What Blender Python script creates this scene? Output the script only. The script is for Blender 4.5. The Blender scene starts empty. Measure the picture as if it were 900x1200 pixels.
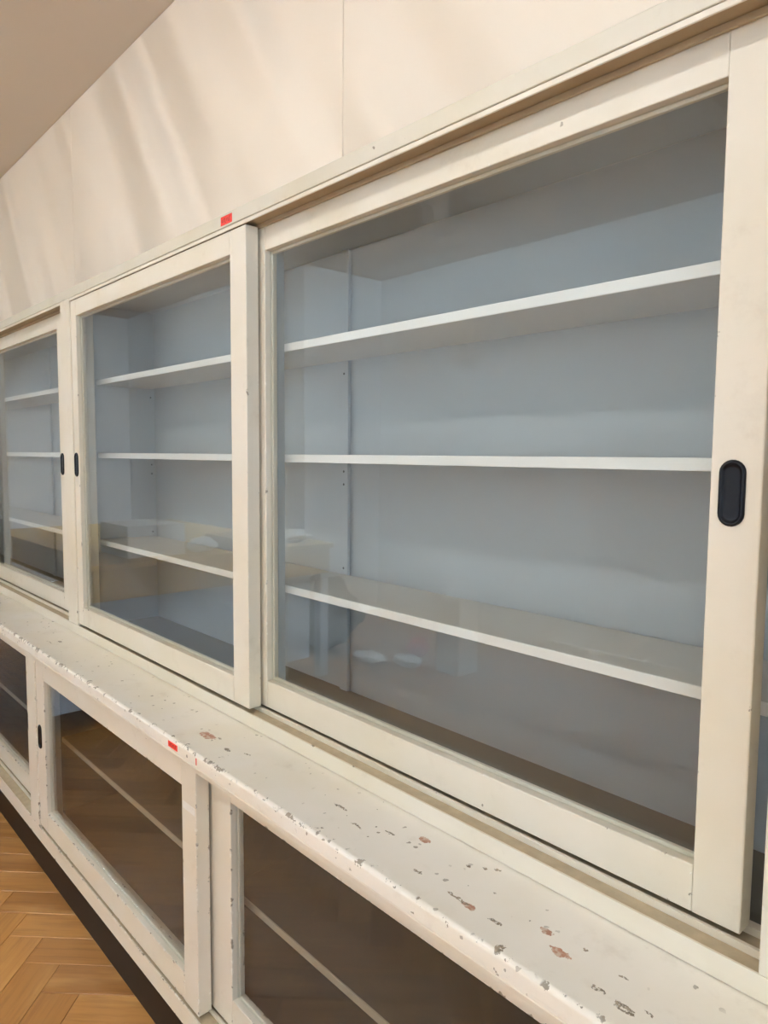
import bpy, bmesh, math, random
from mathutils import Vector, Matrix, noise as mnoise

random.seed(7)
SC = bpy.context.scene
COL = SC.collection

# ------------------------------------------------------------------ camera
F_PX = 829.22
cam_d = bpy.data.cameras.new('camera')
cam_d.sensor_fit = 'VERTICAL'
cam_d.sensor_height = 36.0
cam_d.lens = 36.0 * F_PX / 1200.0
cam_d.clip_start = 0.02
cam = bpy.data.objects.new('camera', cam_d)
COL.objects.link(cam)
RX, RY, RZ = -0.08056, 0.007794, 0.829994
fw = Vector((-math.sin(RZ) * math.cos(RX), math.cos(RZ) * math.cos(RX), math.sin(RX)))
rt = Vector((math.cos(RZ), math.sin(RZ), 0))
up = rt.cross(fw)
r2 = math.cos(RY) * rt + math.sin(RY) * up
u2 = -math.sin(RY) * rt + math.cos(RY) * up
m = Matrix((r2, u2, -fw)).transposed().to_4x4()
m.translation = Vector((2.63329, -0.89426, 1.5))
cam.matrix_world = m
SC.camera = cam

# ------------------------------------------------------------------ world, daylight, exposure
w = bpy.data.worlds.new('overcast_sky')
SC.world = w
w.use_nodes = True
bg = w.node_tree.nodes['Background']
bg.inputs[0].default_value = (0.70, 0.84, 1.0, 1)
bg.inputs[1].default_value = 7.0
vs = SC.view_settings
vs.view_transform = 'Standard'
vs.look = 'None'
vs.gamma = 1.0
vs.use_curve_mapping = False
vs.exposure = 0.0
SC.cycles.use_denoising = True
SC.cycles.max_bounces = 10
SC.cycles.diffuse_bounces = 5
SC.cycles.transparent_max_bounces = 16
SC.cycles.caustics_reflective = False
SC.cycles.caustics_refractive = False
TUBE_STRENGTH = 48.0
WASH_STRENGTH = 430.0
ROOM = dict(x0=-6.0, x1=4.9, yb=0.36, yo=-3.57, h=3.13)
WINDOWS = ((-3.15, -2.00), (-1.60, -0.45))        # y ranges, in the end wall behind the viewer
for wx0, wx1 in WINDOWS:                          # light portals in the window openings
    ld = bpy.data.lights.new('window_portal', 'AREA')
    ld.shape = 'RECTANGLE'
    ld.size = wx1 - wx0
    ld.size_y = 1.9
    ld.cycles.is_portal = True
    lo = bpy.data.objects.new('window_portal', ld)
    COL.objects.link(lo)
    lo.location = (ROOM['x1'] + 0.16, (wx0 + wx1) / 2, 1.85)
    lo.rotation_euler = (math.radians(90), 0, math.radians(90))

# ------------------------------------------------------------------ node helpers
class NT:
    def __init__(s, name):
        s.m = bpy.data.materials.new(name)
        s.m.use_nodes = True
        s.t = s.m.node_tree
        s.b = s.t.nodes['Principled BSDF']
        s.out = s.t.nodes['Material Output']
    def n(s, typ, **kw):
        nd = s.t.nodes.new(typ)
        for k, v in kw.items():
            setattr(nd, k, v)
        return nd
    def l(s, a, b):
        s.t.links.new(a, b)
    def put(s, sock, v):
        if isinstance(v, bpy.types.NodeSocket):
            s.l(v, sock)
        else:
            sock.default_value = v
    def math(s, op, a, b=0.0, c=0.0, clamp=False):
        nd = s.n('ShaderNodeMath', operation=op, use_clamp=clamp)
        for i, v in enumerate((a, b, c)):
            s.put(nd.inputs[i], v)
        return nd.outputs[0]
    def mix(s, f, a, b):
        nd = s.n('ShaderNodeMix', data_type='RGBA')
        s.put(nd.inputs[0], f)
        s.put(nd.inputs[6], a)
        s.put(nd.inputs[7], b)
        return nd.outputs[2]
    def pos(s, scale=(1, 1, 1)):
        g = s.n('ShaderNodeNewGeometry')
        mp = s.n('ShaderNodeMapping')
        mp.inputs['Scale'].default_value = scale
        s.l(g.outputs['Position'], mp.inputs[0])
        return mp.outputs[0]
    def noise(s, vec, scale, detail=3.0, rough=0.55):
        nd = s.n('ShaderNodeTexNoise')
        s.l(vec, nd.inputs['Vector'])
        nd.inputs['Scale'].default_value = scale
        nd.inputs['Detail'].default_value = detail
        nd.inputs['Roughness'].default_value = rough
        return nd.outputs['Fac']
    def step(s, v, lo, hi):
        nd = s.n('ShaderNodeMapRange', interpolation_type='SMOOTHSTEP')
        s.put(nd.inputs[0], v)
        nd.inputs[1].default_value = lo
        nd.inputs[2].default_value = hi
        return nd.outputs[0]
    def bump(s, h, strength, dist):
        nd = s.n('ShaderNodeBump')
        nd.inputs['Strength'].default_value = strength
        nd.inputs['Distance'].default_value = dist
        s.l(h, nd.inputs['Height'])
        s.l(nd.outputs[0], s.b.inputs['Normal'])

def c4(r, g, b):
    return (r, g, b, 1)

def srgb(r, g, b):
    f = lambda v: (v / 255 / 12.92) if v < 10.3 else ((v / 255 + 0.055) / 1.055) ** 2.4
    return (f(r), f(g), f(b), 1)

def plain(name, col, rough=0.5, metal=0.0, var=0.06, scale=20.0):
    t = NT(name)
    n = t.noise(t.pos(), scale)
    dark = tuple(v * (1 - var * 2) for v in col[:3]) + (1,)
    t.l(t.mix(n, dark, col), t.b.inputs['Base Color'])
    t.b.inputs['Roughness'].default_value = rough
    t.b.inputs['Metallic'].default_value = metal
    return t.m

CREAM = srgb(227, 219, 204)
CHIP_DARK = srgb(122, 110, 92)
CHIP_WHITE = srgb(240, 234, 222)
CHIP_PINK = srgb(178, 128, 104)

def worn_paint(name, base, edge=0.5, spots=0.5, counter=False, rough=0.38):
    t = NT(name)
    P = t.pos()
    g = t.n('ShaderNodeNewGeometry')
    # broad yellowing and rubbed dirt
    n1 = t.noise(P, 3.0, 4)
    col = t.mix(t.step(n1, 0.35, 0.7), base, tuple(v * k for v, k in zip(base[:3], (0.95, 0.93, 0.86))) + (1,))
    n2 = t.noise(t.pos((1, 1, 1)), 14.0, 5, 0.65)
    col = t.mix(t.math('MULTIPLY', t.step(n2, 0.55, 0.8), 0.22), col, srgb(170, 150, 122))
    # brush marks
    nb = t.noise(t.pos((4, 40, 40)), 6.0, 2)
    # edges rubbed bare: 'edge' is 1 on the arrises of every board and falls to 0 a few millimetres in
    at = t.n('ShaderNodeAttribute', attribute_name='edge')
    emask = at.outputs['Fac']
    en = t.noise(P, 55.0, 4, 0.7)
    en2 = t.noise(P, 9.0, 2)
    lo = 0.815 - 0.06 * edge
    sel = t.math('MULTIPLY_ADD', emask, 0.17, t.math('MULTIPLY_ADD', en2, 0.30, t.math('SUBTRACT', en, 0.15)))
    ewear = t.math('MULTIPLY', t.step(sel, lo, lo + .03), t.step(emask, 0.05, 0.4))
    ecol = t.mix(t.step(t.noise(P, 31.0, 2), 0.44, 0.54), CHIP_DARK, CHIP_WHITE)
    col = t.mix(t.math('MULTIPLY', ewear, 0.85), col, ecol)
    # scattered pin-size chips
    v = t.n('ShaderNodeTexVoronoi')
    dist_vec = t.n('ShaderNodeVectorMath', operation='ADD')
    t.l(P, dist_vec.inputs[0])
    nz = t.n('ShaderNodeTexNoise')
    t.l(P, nz.inputs['Vector'])
    nz.inputs['Scale'].default_value = 90.0
    sc = t.n('ShaderNodeVectorMath', operation='SCALE')
    t.l(nz.outputs['Color'], sc.inputs[0])
    sc.inputs['Scale'].default_value = 0.012
    t.l(sc.outputs[0], dist_vec.inputs[1])
    WP = dist_vec.outputs[0]
    t.l(WP, v.inputs['Vector'])
    v.inputs['Scale'].default_value = 52.0 if counter else 24.0
    vd = v.outputs['Distance']
    sep = t.n('ShaderNodeSeparateColor')
    t.l(v.outputs['Color'], sep.inputs[0])
    rad = t.math('MULTIPLY', t.step(sep.outputs[0], 1.0 - 0.35 * spots, 1.0), 0.20 if counter else 0.10)
    dens = t.step(t.noise(P, 5.0 if counter else 2.6, 2), 0.38 if counter else 0.46, 0.58)
    spot = t.math('MULTIPLY', t.math('LESS_THAN', vd, rad), dens)
    scol = t.mix(sep.outputs[1], CHIP_DARK, srgb(150, 138, 120))
    col = t.mix(t.math('MULTIPLY', spot, 0.85), col, scol)
    bare = t.math('MAXIMUM', spot, ewear)
    if counter:
        # the larger flakes, where they lie on the worktop: x, y, half length, half width, tone
        flakes = ((1.152, -0.101, .034, .016, 1), (1.187, -.088, .010, .004, 0), (1.254, -.106, .016, .006, 0), (1.305, -.086, .012, .003, 0),
                  (1.628, -.079, .024, .004, 0), (1.700, -.100, .020, .003, 0), (1.757, -.072, .016, .003, 0), (1.813, -.0415, .014, .009, 1),
                  (1.872, -.118, .012, .004, 0), (1.955, -.0175, .007, .005, 0), (1.938, -.030, .005, .004, 0), (1.915, -.045, .005, .003, 0),
                  (1.960, -.122, .030, .004, 0), (1.984, -.124, .018, .007, 1), (2.030, -.122, .016, .004, 0), (2.0925, -.084, .014, .007, 1),
                  (2.131, -.106, .018, .009, 1), (2.071, -.160, .008, .012, 0), (2.150, -.078, .004, .004, 0), (2.200, -.128, .014, .005, 0),
                  (2.236, -.131, .020, .007, 0), (2.262, -.118, .012, .004, 0), (2.21, -.085, .010, .002, 0), (2.29, -.13, .016, .007, 0),
                  (.053, -.081, .016, .006, 0), (.035, -.110, .030, .002, 0), (.62, -.09, .006, .003, 0), (.47, -.12, .005, .003, 0))
        sx = t.n('ShaderNodeSeparateXYZ')
        t.l(WP, sx.inputs[0])
        big = {0: None, 1: None}
        for fx, fy, a, b, tone in flakes:
            ex = t.math('DIVIDE', t.math('SUBTRACT', sx.outputs[0], fx + .006), a)
            ey = t.math('DIVIDE', t.math('SUBTRACT', sx.outputs[1], fy + .006), b)
            d = t.math('ADD', t.math('MULTIPLY', ex, ex), t.math('MULTIPLY', ey, ey))
            k = t.math('LESS_THAN', d, t.math('MULTIPLY_ADD', en, 1.9, -0.35))
            big[tone] = k if big[tone] is None else t.math('MAXIMUM', big[tone], k)
        pk = t.mix(t.step(t.noise(P, 120.0, 3), 0.40, 0.62), CHIP_PINK, srgb(206, 184, 164))
        col = t.mix(big[1], col, pk)
        fine = t.noise(P, 260.0, 3)
        col = t.mix(t.math('MULTIPLY', big[0], t.step(fine, .36, .52)), col, t.mix(t.step(t.noise(P, 130.0, 2), .45, .6), CHIP_DARK, srgb(168, 152, 130)))
        bare = t.math('MAXIMUM', bare, t.math('MAXIMUM', big[0], big[1]))
    t.l(col, t.b.inputs['Base Color'])
    t.l(t.math('MULTIPLY_ADD', bare, 0.4, rough), t.b.inputs['Roughness'])
    h = t.math('SUBTRACT', t.math('MULTIPLY', nb, 0.25), bare)
    t.bump(h, 0.5, 0.0008)
    return t.m

M = {}
M['frame'] = worn_paint('worn_cream_paint', CREAM, 0.45, 0.16)
M['cornice'] = worn_paint('grey_cream_cornice_paint', srgb(212, 205, 189), 0.45, 0.16)
M['low'] = worn_paint('chipped_cream_paint', srgb(224, 215, 200), 1.6, 0.3)
M['counter'] = worn_paint('chipped_worktop_paint', srgb(243, 237, 227), 1.8, 1.8, counter=True, rough=0.34)
M['inside'] = plain('pale_blue_grey_paint', srgb(172, 177, 181), 0.6, 0, 0.02, 4)
M['shelf_board'] = plain('taupe_grey_shelf_paint', srgb(200, 198, 192), 0.5, 0, 0.05, 6)
M['shelf'] = plain('white_shelf_paint', srgb(240, 240, 238), 0.45, 0, 0.03, 7)
M['low_inside'] = plain('dark_grey_brown_paint', srgb(54, 48, 39), 0.6, 0, 0.05, 5)  # one even dark grey-brown inside the base cabinets
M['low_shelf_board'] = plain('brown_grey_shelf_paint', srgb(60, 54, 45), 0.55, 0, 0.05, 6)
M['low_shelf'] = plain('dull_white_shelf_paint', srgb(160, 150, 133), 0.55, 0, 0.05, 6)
M['cab_floor'] = plain('dark_cabinet_floor_paint', srgb(112, 105, 93), 0.6, 0, 0.08, 6)  # darker and browner than the other inside boards
M['track'] = plain('worn_brown_track_wood', srgb(196, 178, 148), 0.6, 0, 0.2, 45)
M['soffit'] = plain('shaded_soffit_paint', srgb(176, 156, 126), 0.7, 0, 0.12, 25)  # shade of the recessed underside is put into this colour
M['black'] = plain('black_plastic', c4(.004, .004, .007), 0.25, 0, 0.1, 40)
M['black'].node_tree.nodes['Principled BSDF'].inputs['Specular IOR Level'].default_value = 0.2
M['hole'] = plain('dark_pin_hole', c4(.03, .025, .02), 0.6)
M['plinth'] = plain('dark_brown_plinth_paint', srgb(34, 24, 17), 0.45, 0, 0.25, 25)
M['plinth'].node_tree.nodes['Principled BSDF'].inputs['Specular IOR Level'].default_value = 0.15
M['red'] = plain('red_sticker_paper', srgb(226, 52, 34), 0.5, 0, 0.04, 60)
M['ink'] = plain('dark_red_ink', srgb(110, 20, 18), 0.6)
M['tape'] = plain('white_tape_remnant', srgb(240, 236, 228), 0.5, 0, 0.08, 90)
def wall_paint():
    """matt cream paint; slanting bump waves shaped to give soft streaks of light"""
    t = NT('cream_wall_paint')
    n = t.noise(t.pos(), 2.0)
    t.l(t.mix(n, srgb(238, 225, 209), srgb(242, 230, 214)), t.b.inputs['Base Color'])
    t.b.inputs['Roughness'].default_value = 0.75
    g = t.n('ShaderNodeNewGeometry')
    rot = t.n('ShaderNodeMapping')
    rot.inputs['Rotation'].default_value = (0, math.radians(-58), 0)
    t.l(g.outputs['Position'], rot.inputs[0])
    sc = t.n('ShaderNodeMapping')
    sc.inputs['Scale'].default_value = (0.35, 1.0, 2.3)
    t.l(rot.outputs[0], sc.inputs[0])
    h = t.noise(sc.outputs[0], 1.1, 1, 0.4)
    t.bump(h, 1.0, 0.36)
    return t.m
M['wallp'] = wall_paint()
M['ceil'] = plain('ceiling_paint', srgb(206, 193, 180), 0.85, 0, 0.015, 2)
M['joint'] = plain('joint_filler', srgb(214, 200, 180), 0.8)
M['farwall'] = plain('far_wall_paint', srgb(226, 230, 234), 0.75, 0, 0.015, 2)
M['white'] = plain('white_enamel', srgb(236, 236, 232), 0.4, 0, 0.02, 10)
M['mustard'] = plain('mustard_painted_board', srgb(190, 152, 70), 0.5, 0, 0.08, 8)
M['bluebox'] = plain('pale_blue_board', srgb(190, 206, 226), 0.55, 0, 0.05, 8)
M['card'] = plain('brown_cardboard', srgb(186, 158, 116), 0.8, 0, 0.06, 12)
M['paper'] = plain('white_paper', srgb(238, 238, 236), 0.7, 0, 0.03, 15)
M['bag'] = plain('dark_grey_bin_liner', srgb(92, 94, 96), 0.35, 0, 0.2, 14)
M['redrag'] = plain('red_cloth', srgb(206, 60, 50), 0.8, 0, 0.08, 40)
M['sage'] = plain('yellow_green_folder', srgb(196, 190, 120), 0.6, 0, 0.1, 12)

def glass_mat():
    t = NT('old_window_glass')
    t.t.nodes.remove(t.b)
    g = t.n('ShaderNodeNewGeometry')
    ior = t.math('ADD', 1.52, t.math('MULTIPLY', g.outputs['Backfacing'], 1 / 1.52 - 1.52))
    fr = t.n('ShaderNodeFresnel')
    t.l(ior, fr.inputs['IOR'])
    tr = t.n('ShaderNodeBsdfTransparent')
    tr.inputs[0].default_value = (0.978, 0.990, 0.985, 1)
    gl = t.n('ShaderNodeBsdfGlossy')
    gl.inputs['Roughness'].default_value = 0.01
    bp = t.n('ShaderNodeBump')
    bp.inputs['Strength'].default_value = 0.05
    bp.inputs['Distance'].default_value = 0.01
    t.l(t.noise(t.pos(), 2.5, 1), bp.inputs['Height'])
    t.l(bp.outputs[0], gl.inputs['Normal'])
    mx = t.n('ShaderNodeMixShader')
    t.l(fr.outputs[0], mx.inputs[0])
    t.l(tr.outputs[0], mx.inputs[1])
    t.l(gl.outputs[0], mx.inputs[2])
    t.l(mx.outputs[0], t.out.inputs[0])
    return t.m
M['glass'] = glass_mat()

def wood_mat():
    t = NT('oak_parquet')
    tc = t.n('ShaderNodeTexCoord')
    oi = t.n('ShaderNodeObjectInfo')
    off = t.n('ShaderNodeVectorMath', operation='ADD')
    cx = t.n('ShaderNodeCombineXYZ')
    r100 = t.math('MULTIPLY', oi.outputs['Random'], 100.0)
    t.l(r100, cx.inputs[0]); t.l(r100, cx.inputs[1])
    t.l(tc.outputs['Object'], off.inputs[0]); t.l(cx.outputs[0], off.inputs[1])
    mp = t.n('ShaderNodeMapping')
    mp.inputs['Scale'].default_value = (1.6, 26, 26)
    t.l(off.outputs[0], mp.inputs[0])
    gr = t.noise(mp.outputs[0], 2.2, 6, 0.62)
    mp2 = t.n('ShaderNodeMapping')
    mp2.inputs['Scale'].default_value = (1.2, 7, 7)
    t.l(off.outputs[0], mp2.inputs[0])
    g2 = t.noise(mp2.outputs[0], 2.0, 3)
    base = t.mix(oi.outputs['Random'], srgb(140, 94, 46), srgb(170, 120, 64))
    col = t.mix(t.math('MULTIPLY', t.step(gr, .42, .72), .6), base, srgb(116, 74, 36))
    col = t.mix(t.math('MULTIPLY', t.step(g2, .5, .75), .5), col, srgb(188, 144, 88))
    t.l(col, t.b.inputs['Base Color'])
    t.b.inputs['Roughness'].default_value = 0.33
    t.bump(gr, 0.15, 0.001)
    return t.m
M['wood'] = wood_mat()

def emit(name, col, s):
    t = NT(name)
    t.b.inputs['Base Color'].default_value = (0.8, 0.8, 0.8, 1)
    t.b.inputs['Emission Color'].default_value = col
    t.b.inputs['Emission Strength'].default_value = s
    return t.m
M['wash'] = emit('lit_cool_tube', (0.80, 0.92, 1.0, 1), WASH_STRENGTH)
M['tube'] = emit('lit_fluorescent_tube', (1.0, 0.99, 0.97, 1), TUBE_STRENGTH)

# ------------------------------------------------------------------ mesh helpers
WORLD = {}

def link(name, mesh, mat, parent, loc):
    o = bpy.data.objects.new(name, mesh)
    COL.objects.link(o)
    if mat is not None and not mesh.materials:
        mesh.materials.append(M[mat] if isinstance(mat, str) else mat)
    loc = Vector(loc)
    WORLD[o.name] = loc
    if parent is not None:
        o.parent = parent
        o.location = loc - WORLD[parent.name]
    else:
        o.location = loc
    return o

def empty(name, loc, parent=None):
    o = bpy.data.objects.new(name, None)
    COL.objects.link(o)
    o.empty_display_size = 0.05
    loc = Vector(loc)
    WORLD[o.name] = loc
    if parent is not None:
        o.parent = parent
        o.location = loc - WORLD[parent.name]
    else:
        o.location = loc
    return o

def tag(o, label, cat=None, group=None, kind=None):
    if label: o['label'] = label
    if cat: o['category'] = cat
    if group: o['group'] = group
    if kind: o['kind'] = kind
    return o

def finish(bm, name, mat, parent, smooth=False):
    """bm in world coordinates -> object whose origin is the centre of its base"""
    xs = [v.co for v in bm.verts]
    lo = Vector((min(c.x for c in xs), min(c.y for c in xs), min(c.z for c in xs)))
    hi = Vector((max(c.x for c in xs), max(c.y for c in xs), max(c.z for c in xs)))
    org = Vector(((lo.x + hi.x) / 2, (lo.y + hi.y) / 2, lo.z))
    bmesh.ops.translate(bm, verts=bm.verts, vec=-org)
    bmesh.ops.recalc_face_normals(bm, faces=bm.faces)
    me = bpy.data.meshes.new(name)
    bm.to_mesh(me)
    bm.free()
    if smooth:
        for p in me.polygons: p.use_smooth = True
    return link(name, me, mat, parent, org)

def add_box(bm, x0, x1, y0, y1, z0, z1, bev=0.0, seg=1, worn=0.0):
    t = bmesh.new()
    bmesh.ops.create_cube(t, size=1.0)
    for v in t.verts:
        v.co = Vector((x0 + (v.co.x + .5) * (x1 - x0), y0 + (v.co.y + .5) * (y1 - y0), z0 + (v.co.z + .5) * (z1 - z0)))
    if bev > 0:
        bmesh.ops.bevel(t, geom=t.edges[:], offset=bev, segments=seg, affect='EDGES', profile=0.5)
    if worn and min(x1 - x0, y1 - y0, z1 - z0) > .015:
        big = [f for f in t.faces if len(f.verts) == 4 and min(e.calc_length() for e in f.edges) > worn * 2.3]
        bmesh.ops.inset_individual(t, faces=big, thickness=worn, use_even_offset=True)
        lay = bm.verts.layers.float.get('edge') or bm.verts.layers.float.new('edge')
        lt = t.verts.layers.float.new('edge')
        tol = bev * 1.05 + 1e-5
        for v in t.verts:
            n = sum(1 for c, p, q in ((v.co.x, x0, x1), (v.co.y, y0, y1), (v.co.z, z0, z1)) if c - p < tol or q - c < tol)
            v[lt] = 1.0 if n >= 2 else 0.0
    me = bpy.data.meshes.new('t')
    t.to_mesh(me); t.free()
    bm.from_mesh(me)
    bpy.data.meshes.remove(me)

def box(name, mat, parent, x0, x1, y0, y1, z0, z1, bev=0.0015, seg=1):
    bm = bmesh.new()
    add_box(bm, x0, x1, y0, y1, z0, z1, bev, seg, .006 if mat in ('frame', 'low', 'counter') else 0.0)
    return finish(bm, name, mat, parent)

def extrude_x(name, mat, parent, prof, x0, x1):
    """closed (y, z[, edge]) outline swept along x"""
    bm = bmesh.new()
    lay = bm.verts.layers.float.new('edge')
    a = [bm.verts.new((x0, q[0], q[1])) for q in prof]
    b = [bm.verts.new((x1, q[0], q[1])) for q in prof]
    for q, va, vb in zip(prof, a, b):
        va[lay] = vb[lay] = q[2] if len(q) > 2 else 0.0
    n = len(prof)
    for i in range(n):
        j = (i + 1) % n
        bm.faces.new((a[i], a[j], b[j], b[i]))
    bm.faces.new(a[::-1]); bm.faces.new(b)
    return finish(bm, name, mat, parent)

def cylinder(bm, p, q, r, n=12, r2=None):
    p, q = Vector(p), Vector(q)
    d = (q - p).normalized()
    s = d.orthogonal().normalized(); t = d.cross(s)
    ra, rb = r, (r if r2 is None else r2)
    A = [bm.verts.new(p + ra * (math.cos(2 * math.pi * i / n) * s + math.sin(2 * math.pi * i / n) * t)) for i in range(n)]
    B = [bm.verts.new(q + rb * (math.cos(2 * math.pi * i / n) * s + math.sin(2 * math.pi * i / n) * t)) for i in range(n)]
    for i in range(n):
        j = (i + 1) % n
        bm.faces.new((A[i], A[j], B[j], B[i]))
    bm.faces.new(A[::-1]); bm.faces.new(B)

# ------------------------------------------------------------------ the room
R = ROOM
def st(o): o['kind'] = 'structure'; return o

st(box('ceiling', 'ceil', None, R['x0'] - .1, R['x1'] + .3, R['yo'] - .1, R['yb'] + .1, R['h'], R['h'] + .1, 0))
st(box('wall_left', 'farwall', None, R['x0'] - .1, R['x0'], R['yo'] - .3, R['yb'] + .1, 0, R['h'], 0))
# back wall: a substrate with boards butted over it, fine open joints between them
wb = st(box('wall_back', 'joint', None, R['x0'], R['x1'], R['yb'], R['yb'] + .1, 0, R['h'], 0))
JX = [R['x0'], -5.04, -2.995, -0.952, 1.092, 3.135, R['x1']]
for i in range(len(JX) - 1):
    g = 0.0012
    box('panel', 'wallp', wb, JX[i] + (g if i else 0), JX[i + 1] - g, R['yb'] - .006, R['yb'], 2.0, R['h'] - .002, 0.0012)
st(box('wall_opposite', 'farwall', None, R['x0'] - .1, R['x1'] + .3, R['yo'] - .1, R['yo'], 0, R['h'], 0))
# end wall behind the viewer with two windows
wo = empty('wall_right', (R['x1'], -1.6, 0)); st(wo)
ys_ = [R['yo']] + [v for a in WINDOWS for v in a] + [R['yb']]
wz0, wz1 = 0.9, 2.8
X1 = R['x1']
for i in range(0, len(ys_), 2):
    box('wall_section', 'farwall', wo, X1, X1 + .3, ys_[i], ys_[i + 1], 0, R['h'], 0)
for i, (a, b) in enumerate(WINDOWS):
    box('parapet', 'farwall', wo, X1, X1 + .3, a, b, 0, wz0, 0)
    box('lintel', 'farwall', wo, X1, X1 + .3, a, b, wz1, R['h'], 0)
    wn = empty('window_%d' % (i + 1), (X1 + .12, (a + b) / 2, wz0)); st(wn)
    xx0, xx1 = X1 + .09, X1 + .14
    mid = (a + b) / 2
    for ya, yb_ in ((a, a + .06), (mid - .04, mid + .04), (b - .06, b)):
        box('window_stile', 'white', wn, xx0, xx1, ya, yb_, wz0, wz1, .003)
    for ya, yb_ in ((a + .06, mid - .04), (mid + .04, b - .06)):
        for za, zb in ((wz0, wz0 + .07), (2.18, 2.24), (wz1 - .06, wz1)):
            box('window_rail', 'white', wn, xx0, xx1, ya, yb_, za, zb, .003)
        for za, zb in ((wz0 + .07, 2.18), (2.24, wz1 - .06)):
            box('pane', 'glass', wn, X1 + .113, X1 + .117, ya, yb_, za, zb, 0)
    box('window_sill', 'white', wn, X1 - .12, X1, a - .05, b + .05, wz0 - .03, wz0, .004)
st(box('baseboard_opposite', 'white', None, -2.45, R['x1'], R['yo'], R['yo'] + .018, .001, .09, .004))
# boxed-out pier that closes the far part of that wall
st(box('wall_pier', 'farwall', None, R['x0'], -2.45, R['yo'], -2.68, 0, R['h'], 0))

# floor: subfloor + herringbone blocks
fl = st(box('floor', 'plinth', None, R['x0'], R['x1'], R['yo'] - .3, R['yb'], -.1, -.014, 0))
PW, PL = 0.110, 0.550
S2 = math.sqrt(.5)
def uv2xy(u, v): return (0.624 + (u + v) * S2, -0.3385 + (v - u) * S2)
pm = None
def plank_mesh():
    bm = bmesh.new()
    add_box(bm, -PL / 2 + .0004, PL / 2 - .0004, -PW / 2 + .0004, PW / 2 - .0004, -.014, 0, .0012)
    me = bpy.data.meshes.new('plank'); bm.to_mesh(me); bm.free()
    me.materials.append(M['wood'])
    return me
pm = plank_mesh()
far = []
near = []
for i in range(-80, 81):
    for j in range(-14, 15):
        bu, bv = i * PW + j * PL, i * PW - j * PL
        for kind in (0, 1):
            cu, cv = (bu + PL / 2, bv + PW / 2) if kind == 0 else (bu - PW / 2, bv + PL / 2)
            x, y = uv2xy(cu, cv)
            if x < R['x0'] + .0 or x > R['x1'] + .0 or y > R['yb'] - .3 or y < R['yo'] - .2: continue
            a = -math.pi / 4 if kind == 0 else math.pi / 4
            (near if (-1.2 < x < 2.7 and y > -2.3) else far).append((x, y, a))
near.sort(key=lambda q: (q[0] - .4) ** 2 + (q[1] + .35) ** 2)
far += near[290:]
for x, y, a in near[:290]:
    o = link('plank', pm, None, fl, (x, y, random.uniform(-.0004, .0004)))
    o.rotation_euler[2] = a + random.choice((0, math.pi))
bm = bmesh.new()
for x, y, a in far:
    t = bmesh.new(); t.from_mesh(pm)
    t.transform(Matrix.Translation((x, y, 0)) @ Matrix.Rotation(a, 4, 'Z'))
    me = bpy.data.meshes.new('t'); t.to_mesh(me); t.free(); bm.from_mesh(me); bpy.data.meshes.remove(me)
fo = finish(bm, 'parquet_blocks', 'wood', fl); fo['kind'] = 'stuff'

# ------------------------------------------------------------------ cabinets
SEC = 2.436                      # post to post
XR = 2.341                       # clear width of a bay
Z_HEAD, Z_BEAD, Z_CORN = 2.0324, 2.0428, 2.0747
Z_CT, Z_SILL = 0.8335, 0.8689
YB = 0.3345                      # face of the cabinet back
Y2, Y2B, YA, YAB = 0.0042, 0.0385, 0.0460, 0.0803
X_LO, X_HI = -SEC * 2 - .1 + 2.436, 2 * SEC        # the run of cabinets

def flush_handle(parent, x, z, y, w=.0335, h=.086):
    """black oval flush pull: raised rim around a dished cup"""
    def ring(off, yy):
        rr = w / 2 - off
        hh = h / 2 - w / 2
        pts = []
        for k in range(12):
            a = math.pi * k / 11
            pts.append((x + rr * math.cos(a), yy, z + hh + rr * math.sin(a)))
        for k in range(12):
            a = math.pi + math.pi * k / 11
            pts.append((x + rr * math.cos(a), yy, z - hh + rr * math.sin(a)))
        return pts
    bm = bmesh.new()
    prof = ((0, 0), (0, -.0015), (.0012, -.0035), (.0032, -.0042), (.0048, -.0036), (.0060, -.0016), (.0075, -.0007), (.0115, -.0004))
    rings = [[bm.verts.new(c) for c in ring(o_, y + d)] for o_, d in prof]
    for a, b in zip(rings, rings[1:]):
        n = len(a)
        for i in range(n):
            bm.faces.new((a[i], a[(i + 1) % n], b[(i + 1) % n], b[i]))
    bm.faces.new(rings[-1]); bm.faces.new(rings[0][::-1])
    o = finish(bm, 'handle', 'black', parent, smooth=True)
    tag(o, 'black oval flush pull')
    return o

def sliding_door(parent, x0, x1, y0, y1, z0, z1, gx0, gx1, gz0, gz1, hx, hz, mat, nm='sliding_door'):
    d = empty(nm, ((x0 + x1) / 2, (y0 + y1) / 2, z0), parent)
    box('stile', mat, d, x0, gx0, y0, y1, z0, z1, .002, 2)
    box('stile', mat, d, gx1, x1, y0, y1, z0, z1, .002, 2)
    # rails with a small bevelled putty edge towards the glass
    box('rail', mat, d, gx0, gx1, y0 + .0003, y1, gz1, z1, .0018, 2)
    box('rail', mat, d, gx0, gx1, y0 + .0003, y1, z0, gz0, .0018, 2)
    yg = y0 + .013
    o = box('glass_pane', 'glass', d, gx0 + .0005, gx1 - .0005, yg, yg + .004, gz0 + .0005, gz1 - .0005, 0)
    bm = bmesh.new()
    e = .0065
    for (ax, bx, az, bz) in ((gx0, gx0 + e, gz0, gz1), (gx1 - e, gx1, gz0, gz1), (gx0 + e, gx1 - e, gz0, gz0 + e), (gx0 + e, gx1 - e, gz1 - e, gz1)):
        add_box(bm, ax, bx, yg + .0042, yg + .012, az, bz, .001)
    finish(bm, 'glazing_bead', mat, d)
    flush_handle(d, hx, hz, y0)
    return d

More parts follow.
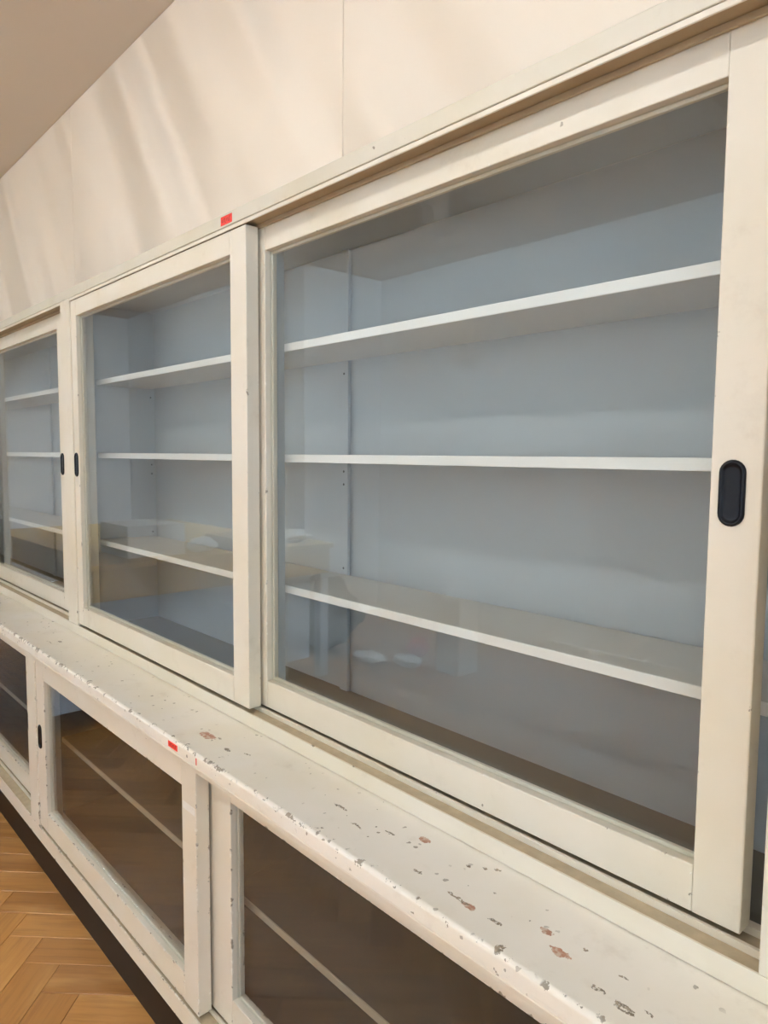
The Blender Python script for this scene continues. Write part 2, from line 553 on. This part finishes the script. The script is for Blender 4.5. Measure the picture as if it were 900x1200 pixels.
def pin(parent, p, q):
    bm = bmesh.new(); cylinder(bm, p, q, .0032, 8)
    return finish(bm, 'shelf_hole', 'hole', parent)

def upper_unit(X, shift_rear, label, group):
    u = empty('display_cabinet', (X + XR / 2, .17, Z_CT)); tag(u, label, 'cabinet', group)
    Ls = X - .0546
    # carcass
    box('side_panel', 'inside', u, X - .0945, X - .0546, .082, YB, Z_CT + .002, 2.041, .0005)
    box('back_panel', 'inside', u, X - .0546, X + 1.1375, YB, YB + .010, Z_CT + .002, 2.041, .0004)
    box('back_panel', 'inside', u, X + 1.1725, X + XR - .0005, YB, YB + .010, Z_CT + .002, 2.041, .0004)
    box('back_batten', 'inside', u, X + 1.121, X + 1.154, YB - .010, YB, Z_CT + .012, 2.041, .0008)
    box('back_panel', 'inside', u, X + 1.1375, X + 1.1725, YB + .005, YB + .012, Z_CT + .002, 2.041, 0)
    box('mid_post', 'inside', u, X + 1.141, X + 1.1745, .086, .107, Z_CT + .012, 2.041, .001)
    box('cabinet_floor', 'cab_floor', u, X - .0546, X + XR - .0005, .1, YB, Z_CT + .002, Z_CT + .012, .0005)
    box('cabinet_top', 'inside', u, X - .0546, X + XR - .0005, .096, YB, 2.041, 2.056, .0005)
    # shelves: two boards on each level, they meet behind the middle post
    for z in (1.7681, 1.4993, 1.1727):
        th = .0185
        for xa, xb in ((X - .0536, X + 1.1570), (X + 1.1580, X + XR - .0015)):
            sh = box('shelf', 'shelf_board', u, xa, xb, .1125, YB - .011, z - th, z - .0004, .0006)
            box('edging', 'shelf', sh, xa, xb, .1088, .1124, z - th - .0003, z, .0008)
    # pin holes in side panel and batten
    for zz in (1.789, 1.717, 1.4545, 1.4205, 1.1895, 1.1205):
        pin(u, (Ls - .001, .1015, zz), (Ls + .0006, .1015, zz))
    for zz in (1.7165, 1.454, 1.419, 1.1888):
        pin(u, (Ls - .001, .318, zz), (Ls + .0006, .318, zz))
        pin(u, (X + 1.1375, YB - .0106, zz), (X + 1.1375, YB - .009, zz))
    # front frame: post, sill with two tracks, bead under the cornice, upper tracks
    box('post', 'frame', u, X - .095, X - .0005, 0, .083, Z_SILL, Z_BEAD - .0005, .002, 2)
    s = [(.008, Z_CT), (.008, Z_CT + .0018), (0, Z_CT + .0022), (0, Z_SILL - .007), (0, Z_SILL, .9), (.0036, Z_SILL, .9), (.0036, Z_SILL - .010), (.0392, Z_SILL - .010), (.0392, Z_SILL + .003, .9), (.0450, Z_SILL + .003, .9),
         (.0450, Z_SILL - .010), (.0812, Z_SILL - .010), (.0812, Z_SILL + .003), (.096, Z_SILL + .003), (.096, Z_CT)]
    extrude_x('sill_track', 'frame', u, s, X - .095, X - .095 + SEC)
    box('track_bed', 'track', u, X, X + XR, .0040, .0388, Z_SILL - .010, Z_SILL - .0075, 0)
    box('track_bed', 'track', u, X, X + XR, .0454, .0808, Z_SILL - .010, Z_SILL - .0075, 0)
    box('head_bead', 'frame', u, X, X + XR, 0, .0036, Z_HEAD - .0006, Z_BEAD - .0018, .001)
    box('head_track', 'soffit', u, X, X + XR, .0036, .096, Z_HEAD + .006, Z_BEAD - .0008, .0005)
    box('head_track_ridge', 'soffit', u, X, X + XR, .0392, .0450, Z_HEAD - .004, Z_HEAD + .006, .0008)
    # doors
    zb, zt = .8765, 2.0312
    sliding_door(u, X + .0015, X + 1.1675, Y2, Y2B, zb, zt, X + .0500, X + 1.0950, .9432, 1.9760, X + .0235, 1.4565, 'frame')
    a = X + shift_rear
    sliding_door(u, a + 1.1345, a + 2.3017, YA, YAB, zb, zt, a + 1.1832, a + 2.2373, .9432, 1.9760, a + 2.2655, 1.4545, 'frame')
    return u

def lower_unit(X, shift_rear, label, group):
    Y, F = -.1530, .001
    u = empty('base_cabinet', (X + XR / 2, .09, .1075)); tag(u, label, 'cabinet', group)
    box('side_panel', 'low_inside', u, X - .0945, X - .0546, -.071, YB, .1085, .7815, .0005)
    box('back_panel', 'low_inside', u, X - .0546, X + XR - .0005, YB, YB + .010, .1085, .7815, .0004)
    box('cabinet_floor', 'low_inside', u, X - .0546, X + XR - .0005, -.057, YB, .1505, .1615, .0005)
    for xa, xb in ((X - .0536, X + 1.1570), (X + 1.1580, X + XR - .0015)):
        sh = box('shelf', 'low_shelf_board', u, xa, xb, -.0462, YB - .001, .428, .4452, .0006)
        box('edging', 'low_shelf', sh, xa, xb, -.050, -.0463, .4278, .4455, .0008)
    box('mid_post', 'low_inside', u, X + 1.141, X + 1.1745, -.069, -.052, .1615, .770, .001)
    box('post', 'low', u, X - .095, X - .0005, Y, Y + .083, .1605, .7818, .002, 2)
    s = [(Y, .1080, .8), (Y, .116), (Y, .152), (Y, .1600, 1), (Y + .0036, .1600, 1), (Y + .0036, .152), (Y + .0392, .152), (Y + .0392, .163), (Y + .0450, .163),
         (Y + .0450, .152), (Y + .0812, .152), (Y + .0812, .163), (Y + .096, .163), (Y + .096, .1080)]
    extrude_x('sill_track', 'low', u, s, X - .095, X - .095 + SEC)
    box('track_bed', 'track', u, X, X + XR, Y + .0040, Y + .0388, .152, .1545, 0)
    box('track_bed', 'track', u, X, X + XR, Y + .0454, Y + .0808, .152, .1545, 0)
    box('head_track', 'low', u, X, X + XR, Y, Y + .096, .7722, .7818, .0008)
    zb, zt = .1678, .7712
    y2 = Y + .0042; ya = Y + .0460
    sliding_door(u, X + .0015, X + 1.1818, y2, y2 + .0343, zb, zt, X + .0830, X + 1.1111, .2385, .7134, X + .032, .5005, 'low')
    a = X + shift_rear
    sliding_door(u, a + 1.1560, a + 2.3390, ya, ya + .0343, zb, zt, a + 1.2656, a + 2.2680, .2385, .7134, a + 2.300, .4650, 'low')
    return u

upper_unit(-SEC, -.0815, 'upper white glazed display cabinet at the far end, beyond the joining post', 'upper glazed display cabinets')
upper_unit(0, 0, 'large upper display cabinet in the middle with wide sliding glass doors and three shelves', 'upper glazed display cabinets')
upper_unit(SEC, 0, 'upper display cabinet nearest the viewer, only its cream post at the picture edge', 'upper glazed display cabinets')
lower_unit(-SEC, -.1020, 'chipped cream base cabinet at the far end, under the worktop', 'glazed base cabinets')
lower_unit(0, 0, 'chipped cream base cabinet under the worktop, directly below the large display cabinet', 'glazed base cabinets')
lower_unit(SEC, 0, 'cream base cabinet under the near end of the worktop, beneath the nearest post', 'glazed base cabinets')
XA, XB = -SEC - .095, 2 * SEC - .095

# continuous cornice, worktop and plinth
co = empty('cornice', ((XA + XB) / 2, .15, Z_BEAD)); tag(co, 'long cream cornice board along the top of the display cabinets', 'cornice')
box('fascia', 'cornice', co, XA, XB, 0, .018, Z_BEAD, Z_CORN, .0012)
box('top_board', 'frame', co, XA, XB, .018, YB + .010, 2.0565, Z_CORN - .002, .001)

wt = empty('worktop', ((XA + XB) / 2, .08, .80)); tag(wt, 'long cream worktop ledge with flaked paint and a chipped rounded front edge', 'worktop')
yc = -.1713
prof = [(YB, .8005), (YB, Z_CT), (yc + .020, Z_CT, 0), (yc + .012, Z_CT, .55), (yc + .008, Z_CT, 1)]
for k in range(1, 7):
    a = math.radians(90 + 15 * k)
    prof.append((yc + .008 + .008 * math.cos(a), Z_CT - .008 + .008 * math.sin(a), 1.15 if k < 5 else .8))
prof += [(yc, .8200, .2), (yc, .8085, .3), (yc + .0025, .8060), (yc + .0025, .8005)]
extrude_x('board', 'counter', wt, prof, XA, XB)
mp_ = [(yc + .0055, .8000), (yc + .0035, .7965), (yc + .0040, .7900), (yc + .0075, .7870), (yc + .0075, .7822), (-.058, .7822), (-.058, .8000)]
extrude_x('edge_moulding', 'low', wt, mp_, XA, XB)

pl = empty('plinth', ((XA + XB) / 2, -.07, 0)); tag(pl, 'dark brown scuffed plinth board between the base cabinets and the parquet', 'plinth')
box('kick_board', 'plinth', pl, XA, XB, -.1500, -.130, .0005, .1070, .001)
box('base_frame', 'plinth', pl, XA, XB, -.130, YB, .0005, .1070, 0)

# ------------------------------------------------------------------ stickers
def sticker(name, mat, label, x0, x1, y, z0, z1, ink=True, tilt=0):
    s = empty(name, ((x0 + x1) / 2, y, z0)); tag(s, label, 'sticker')
    box('paper', mat, s, x0, x1, y - .0006, y - .0001, z0, z1, 0)
    if ink:
        n = 6
        wdt = (x1 - x0) * .8 / n
        bm = bmesh.new()
        for k in range(n):
            xa = x0 + (x1 - x0) * .1 + k * wdt
            hh = (z1 - z0) * (.30 + .12 * ((k * 7) % 3))
            zc_ = (z0 + z1) / 2
            add_box(bm, xa, xa + wdt * .3, y - .0008, y - .0006, zc_ - hh / 2, zc_ + hh / 2)
            add_box(bm, xa + wdt * .3, xa + wdt * .8, y - .0008, y - .0006, zc_ + hh / 2 * (1 if k % 2 else -1) - .0006, zc_ + hh / 2 * (1 if k % 2 else -1) + .0006)
        finish(bm, 'print', 'ink', s)
    return s
sticker('label_sticker', 'red', 'small red sticker on the cornice above the sliding door joint', 1.0630, 1.1150, 0, 2.0475, 2.0680)
sticker('label_sticker', 'red', 'small red sticker on the worktop edge above the base cabinet door', 1.0930, 1.1400, yc, .8100, .8240)
sticker('paper_remnant', 'tape', 'torn white label remnant on the base cabinet door stile', 1.1180, 1.1775, -.1488, .6610, .6790, ink=False)
bm = bmesh.new(); add_box(bm, 1.2290, 1.2330, yc - .0006, yc - .0001, .8090, .8245)
tag(finish(bm, 'label_sticker', 'red', None), 'thin sliver of red tape on the worktop edge beside the red sticker', 'sticker')

# ------------------------------------------------------------------ ceiling lamps
def lamp(x, y, label, L=.75):
    z = R['h']
    u = empty('ceiling_lamp', (x, y, z - .12)); tag(u, label, 'lamp', 'fluorescent ceiling lamps')
    box('housing', 'white', u, x - L, x + L, y - .11, y + .11, z - .045, z, .004)
    for s in (-1, 1):
        bm = bmesh.new(); cylinder(bm, (x - L + .04, y + s * .05, z - .068), (x + L - .04, y + s * .05, z - .068), .013, 10)
        finish(bm, 'tube', 'tube', u)
    for s in (-1, 1):
        box('end_cap', 'white', u, x + s * L - .02, x + s * L + .02, y - .11, y + .11, z - .11, z - .045, .003)
    for k in range(1, 7):
        xx = x - L + k * 2 * L / 7
        box('louvre_blade', 'white', u, xx - .003, xx + .003, y - .10, y + .10, z - .115, z - .083, .0008)
    return u
lamp(3.1, -1.65, 'fluorescent ceiling lamp behind the viewer')
lamp(.75, -1.65, 'fluorescent ceiling lamp above the middle of the room')
lamp(-2.3, -1.65, 'short fluorescent ceiling lamp added above the workbench to brighten the far wall', .30)  # added lamp, lifts the brightness of the wall's left end

def wall_washer(x, y, label):
    z = R['h']
    u = empty('wall_washer', (x, y, z - .17)); tag(u, label, 'lamp', 'wall washers')
    L = .80
    box('housing', 'white', u, x - L, x + L, y - .05, y + .07, z - .030, z, .003)
    box('reflector', 'white', u, x - L, x + L, y + .062, y + .070, z - .17, z - .030, .001)
    bm = bmesh.new(); cylinder(bm, (x - L + .03, y, z - .075), (x + L - .03, y, z - .075), .013, 10)
    finish(bm, 'tube', 'wash', u)
    for s in (-1, 1):
        box('end_cap', 'white', u, x + s * L - .012, x + s * L + .012, y - .05, y + .062, z - .12, z - .030, .002)
    return u
wall_washer(-1.5, -2.40, 'wall washing lamp over the white bin')
wall_washer(-3.9, -1.85, 'wall washing lamp added to brighten the white pier')  # added lamp, makes the pier bright in the door reflections
wall_washer(.35, -2.40, 'wall washing lamp beside the fuse box')
wall_washer(2.2, -2.40, 'wall washing lamp nearest the end windows')

# ------------------------------------------------------------------ what stands across the room (seen mirrored in the glass)
wbn = empty('workbench', (-2.1, -1.05, 0)); tag(wbn, 'workbench with a mustard yellow apron mirrored in the cabinet glass', 'workbench')
box('bench_top', 'mustard', wbn, -3.3, -1.08, -1.92, -.40, .88, .91, .003)
box('apron', 'mustard', wbn, -1.13, -1.10, -1.90, -.42, .71, .88, .002)
box('apron', 'mustard', wbn, -3.28, -1.13, -.45, -.42, .71, .88, .002)
box('apron', 'mustard', wbn, -3.28, -1.13, -1.90, -1.87, .71, .88, .002)
for lx in (-3.24, -1.14):
    for ly in (-1.86, -.46):
        box('leg', 'bluebox', wbn, lx - .035, lx + .035, ly - .035, ly + .035, 0, .71, .004)
box('drawer_pedestal', 'bluebox', wbn, -1.75, -1.19, -1.80, -.52, .12, .71, .003)

def carton(x0, x1, y0, y1, z0, z1, mat, label):
    c = empty('carton', ((x0 + x1) / 2, (y0 + y1) / 2, z0)); tag(c, label, 'box', 'boxes across the room')
    t = .006
    box('base', mat, c, x0, x1, y0, y1, z0, z0 + t, .001)
    for a in ((x0, x0 + t, y0, y1), (x1 - t, x1, y0, y1), (x0 + t, x1 - t, y0, y0 + t), (x0 + t, x1 - t, y1 - t, y1)):
        box('side', mat, c, *a, z0 + t, z1, .001)
    box('flap', mat, c, x0 + t, (x0 + x1) / 2 - .002, y0 + t, y1 - t, z1 - .010, z1 - .004, .001)
    box('flap', mat, c, (x0 + x1) / 2 + .002, x1 - t, y0 + t, y1 - t, z1 - .010, z1 - .004, .001)
    return c
carton(-1.62, -1.22, -1.00, -.66, .91, 1.09, 'paper', 'white carton on the near end of the workbench')
carton(-1.50, -1.14, -1.55, -1.28, .91, .985, 'card', 'low brown carton in the middle of the workbench')

def crumple(name, mat, label, cat, x, y, z, sx, sy, sz, seed, sub=3, amp=.35, group=None, flat=False):
    bm = bmesh.new()
    bmesh.ops.create_icosphere(bm, subdivisions=sub, radius=1.0)
    for v in bm.verts:
        n = mnoise.noise(v.co * 1.7 + Vector((seed * 3.1, seed, 0))) + .5 * mnoise.noise(v.co * 4.3 + Vector((seed, 0, seed * 2)))
        r = 1 + amp * n
        v.co = Vector((x + v.co.x * r * sx, y + v.co.y * r * sy, z + sz + max(-1.0, v.co.z * r) * sz))
    return tag(finish(bm, name, mat, None, smooth=not flat), label, cat, group)
crumple('paper_bundle', 'paper', 'crumpled white paper bundle on the workbench beside the white carton', 'paper', -1.24, -1.12, .91, .07, .09, .045, 1, flat=True)
crumple('paper_bundle', 'paper', 'crumpled white paper bundle at the far corner of the workbench', 'paper', -1.24, -1.70, .91, .09, .12, .045, 2, flat=True)
crumple('bin_bag', 'bag', 'dark grey bin bag slumped on the parquet beside the pier', 'bag', -1.75, -2.30, 0, .36, .24, .26, 3, 4)
crumple('paper_scrap', 'paper', 'crumpled white paper on the parquet in front of the bin bag', 'paper', -1.16, -2.32, 0, .13, .09, .035, 4, flat=True)
crumple('paper_scrap', 'paper', 'crumpled white paper on the parquet next to the white bin', 'paper', -.90, -2.45, 0, .11, .08, .045, 5, flat=True)
crumple('cloth', 'redrag', 'red cloth lying behind the crumpled papers on the parquet', 'cloth', -1.02, -2.68, 0, .08, .08, .07, 6)
b = empty('waste_bin', (-.58, -2.62, 0)); tag(b, 'tall white square waste bin on the parquet', 'bin')
box('body', 'white', b, -.69, -.48, -2.72, -2.52, 0, .50, .008, 2)
box('lid', 'white', b, -.695, -.475, -2.725, -2.515, .502, .535, .006, 2)
f_ = empty('folder_stack', (-.95, -1.25, 0)); tag(f_, 'stack of yellow green folders on the parquet beside the workbench', 'folders')
for k in range(4):
    box('folder', 'sage' if k % 2 else 'paper', f_, -1.06 + .01 * k, -.76 + .006 * k, -1.45 + .012 * k, -1.08, .03 * k, .03 * k + .029, .002)
e_ = empty('wall_box', (-1.36, R['yo'], 2.31)); tag(e_, 'white fuse box mounted on the wall across the room', 'fuse box')
box('body', 'white', e_, -1.44, -1.28, R['yo'], R['yo'] + .09, 2.31, 2.63, .006, 2)
box('cover', 'white', e_, -1.43, -1.29, R['yo'] + .09, R['yo'] + .10, 2.33, 2.61, .004, 2)
